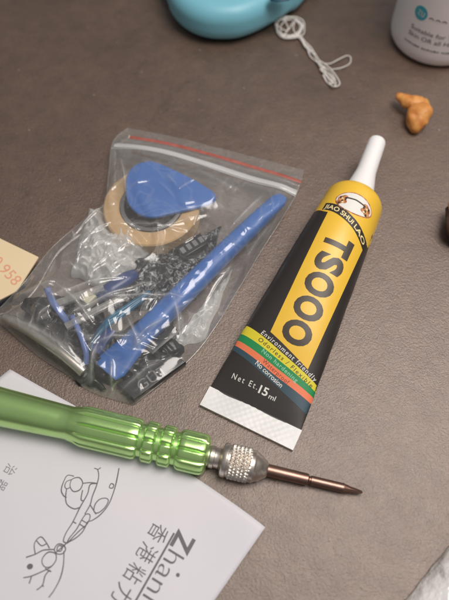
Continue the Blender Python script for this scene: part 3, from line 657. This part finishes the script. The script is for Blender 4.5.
for i in range(N):
    for j in range(N):
        x, y = X[i, j], Y[i, j]; a = noise.noise(Vector((x*.9+y*.35, y*.5-x*.2, 2))); b = noise.noise(Vector((x*2.1, y*2.1+x, 7))); c = noise.noise(Vector((x*5, y*4, 4)))
        Nz[i, j] = .15*(1-2.4*abs(a))+.012*(1-2*abs(b))-.05
edge_f = np.clip(np.minimum(np.minimum(U, 1-U)*14, np.minimum(V*10, (1-V)*14)), 0, 1); topf = np.clip((V-.10)*8, .12, 1)
lowf = .45+.75*np.clip((V-.35)*2.5, 0, 1)
Zt = Zf+edge_f*topf*(np.maximum(Nz, -.02)*lowf+.02+Fld*.75)
bag = empty('zip_bag', (G[..., 0].mean(), G[..., 1].mean(), 0)); tag(bag, 'clear resealable plastic bag with a red zip stripe, crumpled over small blue repair tools', 'zip bag')
vt = np.stack([X, Y, Zt], -1).reshape(-1, 3); idx = np.arange(N*N).reshape(N, N)
q = np.stack([idx[:-1, :-1], idx[1:, :-1], idx[1:, 1:], idx[:-1, 1:]], -1).reshape(-1, 4)
def np_mesh(name, v, q, m, parent):
    me = bpy.data.meshes.new(name); o = ORG[parent.name]; v = (v-o)*S
    me.vertices.add(len(v)); me.vertices.foreach_set('co', v.astype(np.float32).ravel()); me.loops.add(q.size); me.loops.foreach_set('vertex_index', q.ravel().astype(np.int32))
    me.polygons.add(len(q)); me.polygons.foreach_set('loop_start', np.arange(0, q.size, 4, dtype=np.int32)); me.polygons.foreach_set('use_smooth', [True]*len(q))
    me.update(calc_edges=True); me.validate(); me.materials.append(M[m]); ob = bpy.data.objects.new(name, me); C.objects.link(ob); ob.parent = parent; return ob
ff = np_mesh('front_film', vt, q, 'film', bag)
at_f = ff.data.attributes.new('fold', 'FLOAT', 'POINT'); fw_ = np.clip(Fld/.14, 0, 1)**1.3*edge_f; at_f.data.foreach_set('value', fw_.astype(np.float32).ravel())
# back film lies on the table and curves up to the edges
Zb = np.minimum(.03+.9*np.clip(1-np.minimum(np.minimum(U, 1-U), np.minimum(V, 1-V))*14, 0, 1)**2*Gz, Gz); Zb[V*1.0 < .001] = Gz[V < .001]
e2 = 4; sub = np.r_[np.arange(0, N-1, e2), N-1]; vb = np.stack([X, Y, np.minimum(Zb, Zt-.004)], -1)[np.ix_(sub, sub)].reshape(-1, 3); n2 = len(sub); id2 = np.arange(n2*n2).reshape(n2, n2)
q2 = np.stack([id2[:-1, :-1], id2[:-1, 1:], id2[1:, 1:], id2[1:, :-1]], -1).reshape(-1, 4); np_mesh('back_film', vb, q2, 'film', bag)
from mathutils import kdtree
kd = kdtree.KDTree(N*N)
for i in range(0, N*N): kd.insert((vt[i][0], vt[i][1], 0), i)
kd.balance()
def band(p, q, w, hgt, m, name, n=90, sag=0.):
    """thin rib pressed into the film between two points"""
    P = []
    for k in range(n):
        t = k/(n-1); a = at(p[0]+(q[0]-p[0])*t, p[1]+(q[1]-p[1])*t-sag*math.sin(math.pi*t), .6); 
        z = vt[kd.find((a[0], a[1], 0))[1]][2]; P.append([a[0], a[1], z])
    P = np.array(P); zz = np.convolve(np.pad(P[:, 2], 4, 'edge'), np.ones(9)/9, 'valid'); P[:, 2] = zz+.02
    return MB().add(*sweep(P, w, 10, hgt/w, power=3), m).build(name, bag, sharp=50)
band((114, 143.5), (296.5, 190), .085, .040, 'seal', 'zip_seal', sag=2)
band((121, 137.5), (300, 182), .022, .03, 'film', 'zip_rib', sag=2)
band((129, 133.5), (302, 177.5), .062, .012, 'redstripe', 'zip_stripe', sag=2)
band((116.5, 141.3), (297.5, 187.2), .018, .02, 'seal', 'zip_rib', sag=2)
band((111.5, 146), (295.5, 193), .018, .02, 'seal', 'zip_rib', sag=2)
# welded edges
rp = [vt[idx[i, N-1]]+np.array([0, 0, .006]) for i in range(0, N, 4)]; MB().add(*sweep(rp, .018, 6, .6), 'film').build('side_seam', bag)
rp = [vt[idx[i, 0]]+np.array([0, 0, .006]) for i in range(0, N, 4)]; MB().add(*sweep(rp, .018, 6, .6), 'film').build('side_seam', bag)
# ------------------------------------------------------------------ white bottle
bc = at(434, 39, 0); BR = 1.83
bo = empty('lotion_bottle', bc); tag(bo, 'white plastic bottle standing upright at the top right with teal round mark and grey text', 'bottle')
prof = [(0, 1.30), (.0, 1.42), (.04, 1.55), (.14, 1.69), (.30, 1.79), (.52, BR)]+[(z, BR+.0*z) for z in np.arange(.8, 8, .4)]+[(8.2, BR-.1), (8.5, BR-.4), (8.7, 1.0), (8.75, .6), (9.2, .6)]
mb = MB().add(*lathe(bc, (0, 0, 1), prof, 96), 'bottle')
def cyl(px, py, r=BR):        # (arc, height) on the bottle wall met by a view ray
    o = np.array([0, 0, H]); d = FW*F+RT*(px-224.5)+UP*(300-py); ox, oy = o[0]-bc[0], o[1]-bc[1]
    a = d[0]**2+d[1]**2; b = 2*(ox*d[0]+oy*d[1]); c = ox*ox+oy*oy-r*r; D = max(0, b*b-4*a*c); t = (-b-math.sqrt(D))/(2*a); p = o+d*t
    return np.array([math.atan2(p[0]-bc[0], -(p[1]-bc[1]))*r, p[2]])
cf = lambda s, z: (bc[0]+(BR+.006)*math.sin(s/BR), bc[1]-(BR+.006)*math.cos(s/BR), z)
cl = cyl(421, 13); poly_ = [(cl[0]+.27*math.cos(k*math.pi/16), cl[1]+.27*math.sin(k*math.pi/16)) for k in range(32)]; mb.add(*warp(poly_, [tuple(range(32))], cf), 'logo')
cf2 = lambda s, z: (bc[0]+(BR+.012)*math.sin(s/BR), bc[1]-(BR+.012)*math.cos(s/BR), z)
ribbon(mb, [(cl[0]-.13, cl[1]+.08), (cl[0]-.02, cl[1]+.09), (cl[0]-.1, cl[1]-.06), (cl[0], cl[1]-.09)], .035, 'pwhite', cf2); ribbon(mb, [(cl[0]+.04, cl[1]+.1), (cl[0]+.05, cl[1]-.08), (cl[0]+.13, cl[1]-.08), (cl[0]+.14, cl[1]+.08)], .035, 'pwhite', cf2)
for px, py in ((431.5, 19.5), (438, 21.5), (444.5, 23)):
    c_ = cyl(px, py); ribbon(mb, [(c_[0]-.09, c_[1]), (c_[0], c_[1]+.05), (c_[0]+.09, c_[1])], .035, 'btext', cf2); 
def line(s, p, w, h, bold=0.): c_ = cyl(*p); put_text(mb, s, c_, (1, 0), w, h, 'btext', cf2, bold)
line('Suitable for You', (411, 27), 1.95, .17); line('Skin OR all Hands', (408.5, 33), 2.15, .17)
c_ = cyl(405, 38.5)                      # last line is too small to read in the photograph: short dark strokes
for k in range(34):
    if k % 9 == 8: continue
    x_ = c_[0]+k*.085; ribbon(mb, [(x_, c_[1]-.03), (x_+.025+.02*(k % 3), c_[1]+.035), (x_+.06, c_[1]-.02)], .032, 'btext', cf2, n=3)
mb.build('body', bo)
cap = [(9.0, .9), (9.0, .95), (10.2, .95), (10.3, .88), (10.3, .3)]; MB().add(*lathe(bc, (0, 0, 1), cap, 48), 'bottle').build('cap', bo, sharp=40)
# ------------------------------------------------------------------ light teal case
ol = [at(166.5, -2, .7), at(170, 8, .7), at(178, 18, .7), at(190, 26, .7), at(205, 31, .7), at(222, 32.5, .7), at(240, 31, .7), at(258, 25, .7), at(275, 16, .7), at(292, 5, .7), at(303, -2, .7)]
ol += [np.array([4.4, 24.6, 0]), np.array([5.0, 26.5, 0]), np.array([4.2, 29, 0]), np.array([1.8, 30.6, 0]), np.array([-1.2, 30, 0]), np.array([-2.9, 27.6, 0]), np.array([-3.1, 25, 0])]
ol = catmull([np.array([p[0], p[1], 0]) for p in ol], 6, True)
te = empty('teal_case', (1, 26, 0)); tag(te, 'smooth rounded light teal plastic case at the top edge of the picture', 'case')
MB().add(*slab(ol, .08, 1.6, .62, None, .35, steps=10), 'bluecase').build('shell', te)
bcn = at(283, -4, 1.75); MB().add(*sweep([bcn+np.array([-.5, -.12, -.06]), bcn+np.array([-.3, -.08, 0]), bcn+np.array([.1, .0, .02]), bcn+np.array([.5, .15, 0])], [.1, .26, .30, .1], 16, .3), 'deepteal').build('button', te)
# ------------------------------------------------------------------ knotted string
mb = MB()
def thread(pts, r=.021, closed=False, lift=.03):
    P = catmull([at(x+random.uniform(-1.3, 1.3), y+random.uniform(-1.3, 1.3), lift+random.uniform(0, .16)) for x, y in pts], 7, closed)
    if closed: P.append(P[0])
    mb.add(*sweep(P, r, 7), 'string')
for k in range(6):
    dx, dy, s = random.uniform(-2, 2), random.uniform(-1.5, 1.5), random.uniform(.72, 1.12)
    thread([(290+dx+14*s*math.cos(a), 27+dy+11*s*math.sin(a)) for a in np.linspace(0, 2*math.pi, 11)[:-1]], closed=True)
thread([(276, 24), (286, 30), (296, 20), (303, 28)]); thread([(283, 17), (288, 28), (284, 36)]); thread([(296, 17), (293, 28), (299, 36)])
for k in range(7):
    o = (k-3)*.9; j = lambda: random.uniform(-2.2, 2.2); thread([(299+o, 35), (305+o*.4+j(), 46), (313+o*.8+j(), 56+j()), (321-o*.4+j(), 66+j()), (328+o*1.3, 76+j()), (334+o, 84+j())], r=.017)
thread([(303, 40), (312, 48), (319, 60), (328, 64), (338, 60), (346, 55), (351, 58), (349, 63), (340, 67), (332, 70)])
thread([(318, 58), (328, 66), (336, 76), (339, 84), (333, 86), (326, 78), (321, 68)]); thread([(322, 66), (330, 72), (336, 82), (334, 86), (328, 82), (324, 74)])
tag(mb.build('string_bundle', base=at(310, 50)), 'small tangle of looped white string lying beside the teal case', 'string')
# ------------------------------------------------------------------ crumb
def lumpy(path, rad, flat, m, amp, seed, sides=22):
    v, f = sweep(catmull(path, 6), np.interp(np.linspace(0, 1, (len(path)-1)*6+1), np.linspace(0, 1, len(rad)), rad), sides, flat)
    c = np.mean(v, 0); out = []
    for p in v:
        p = np.array(p); n_ = p-c; k = amp*(noise.noise(Vector(p*1.6)+Vector((seed, 0, 0)))+.4*noise.noise(Vector(p*4.5))); p = p+n_/np.linalg.norm(n_)*k; p[2] = max(p[2], .01); out.append(p)
    return out, f
mb = MB().add(*lumpy([at(397.5, 96, .45), at(404, 100, .45), at(413, 103, .5), at(421, 103, .5)], [.10, .27, .30, .25], .8, 'crumb', .10, 2), 'crumb')
mb.add(*lumpy([at(419, 100, .45), at(422, 106, .45), at(420, 114, .45), at(417, 122, .35), at(413.5, 130, .2)], [.14, .34, .46, .38, .10], .85, 'crumb', .16, 8), 'crumb')
tag(mb.build('orange_crumb'), 'bent orange tan crumb or shell scrap near the white nozzle', 'crumb')
# ------------------------------------------------------------------ dark brown scrap at right edge
mb = MB().add(*lumpy([at(450, 205, .4), at(454, 213, .42), at(459, 224, .42), at(464, 236, .35), at(469, 247, .2)], [.12, .34, .48, .42, .12], .85, 'brown', .30, 5), 'brown')
br = empty('brown_scrap', at(455, 226)); tag(br, 'dark brown rounded scrap with a tan top, cut off by the right edge', 'scrap')
mb.build('shell', br)
MB().add(*lumpy([at(451, 203, .6), at(456, 207, .72), at(462, 216, .7)], [.12, .30, .12], .5, 'tanpatch', .05, 9), 'tanpatch').build('inner_flesh', br)
# ------------------------------------------------------------------ silver packet, lower right
fo = [at(456, 543, .55), at(430, 574, .55), at(402, 609, .55), at(388, 628, .55)]
def foil(a, b):
    p = fo[0]+(fo[3]-fo[0])*a; out = np.array([.80, -.35, 0])*9*b; x, y = (p+out)[:2]
    e = min(1, b*18, )**.6; r = (1-2*abs(nz(x, y, 2, .9)))*.12+(1-2*abs(nz(x, y, 9, 2.3)))*.05
    x += .05*nz(a*6, 3)*(b < .02); return (x, y, .10+e*(.42+r+.5*b))
v, f = grid(60, 90, foil); n = len(v); v2 = [(p[0], p[1], .02) for p in v]
edge = [j for j in range(60)]+[i*60+59 for i in range(1, 90)]+[89*60+j for j in range(58, -1, -1)]+[i*60 for i in range(88, 0, -1)]
side = [(edge[(i+1) % len(edge)], edge[i], edge[i]+n, edge[(i+1) % len(edge)]+n) for i in range(len(edge))]
tag(MB().add(v+v2, f+[tuple(i+n for i in q[::-1]) for q in f]+side, 'foil').build('foil_packet'), 'crinkled silvery white packet at the bottom right corner', 'packet')
# ------------------------------------------------------------------ lamps, world, camera
def area(name, loc, target, size, power, col):
    l = bpy.data.lights.new(name, 'AREA'); l.shape = 'RECTANGLE'; l.size = size[0]*S; l.size_y = size[1]*S; l.energy = power; l.color = col
    o = bpy.data.objects.new(name, l); C.objects.link(o); o.location = Vector(loc)*S
    o.rotation_euler = (Vector(target)-Vector(loc)).to_track_quat('-Z', 'Y').to_euler(); return o
area('ceiling_lamp', (13, 9.5, 40), (5, 6, 0), (22, 20), 1.62, (1., .93, .87))
area('room_lamp', (75, 45, 70), (0, 8, 0), (50, 50), 1.0, (1., .92, .86))
w = bpy.data.worlds.new('World'); sc.world = w; w.use_nodes = True
wn = w.node_tree; g = wn.nodes.new('ShaderNodeTexCoord'); sx_ = wn.nodes.new('ShaderNodeSeparateXYZ'); rp_ = wn.nodes.new('ShaderNodeValToRGB')   # dim room walls, pale ceiling
wn.links.new(g.outputs['Generated'], sx_.inputs[0]); wn.links.new(sx_.outputs['Z'], rp_.inputs[0]); e = rp_.color_ramp.elements
e[0].position = .15; e[0].color = (.26, .23, .22, 1); e[1].position = .75; e[1].color = (1., .98, .98, 1); wn.links.new(rp_.outputs[0], wn.nodes['Background'].inputs[0]); wn.nodes['Background'].inputs[1].default_value = .28
cd = bpy.data.cameras.new('camera'); cam = bpy.data.objects.new('camera', cd); C.objects.link(cam); sc.camera = cam
cam.location = (0, 0, H*S); cam.rotation_euler = (math.pi/2-PITCH, 0, 0)
cd.sensor_fit = 'VERTICAL'; cd.sensor_height = 24; cd.lens = 24*F/600; cd.clip_start = .005; cd.clip_end = 20
cd.dof.use_dof = True; cd.dof.focus_distance = .178; cd.dof.aperture_fstop = 7.5
sc.view_settings.view_transform = 'Standard'; sc.view_settings.look = 'None'; sc.view_settings.exposure = 0; sc.view_settings.gamma = 1
sc.cycles.transparent_max_bounces = 24; sc.cycles.max_bounces = 10; sc.cycles.use_denoising = True
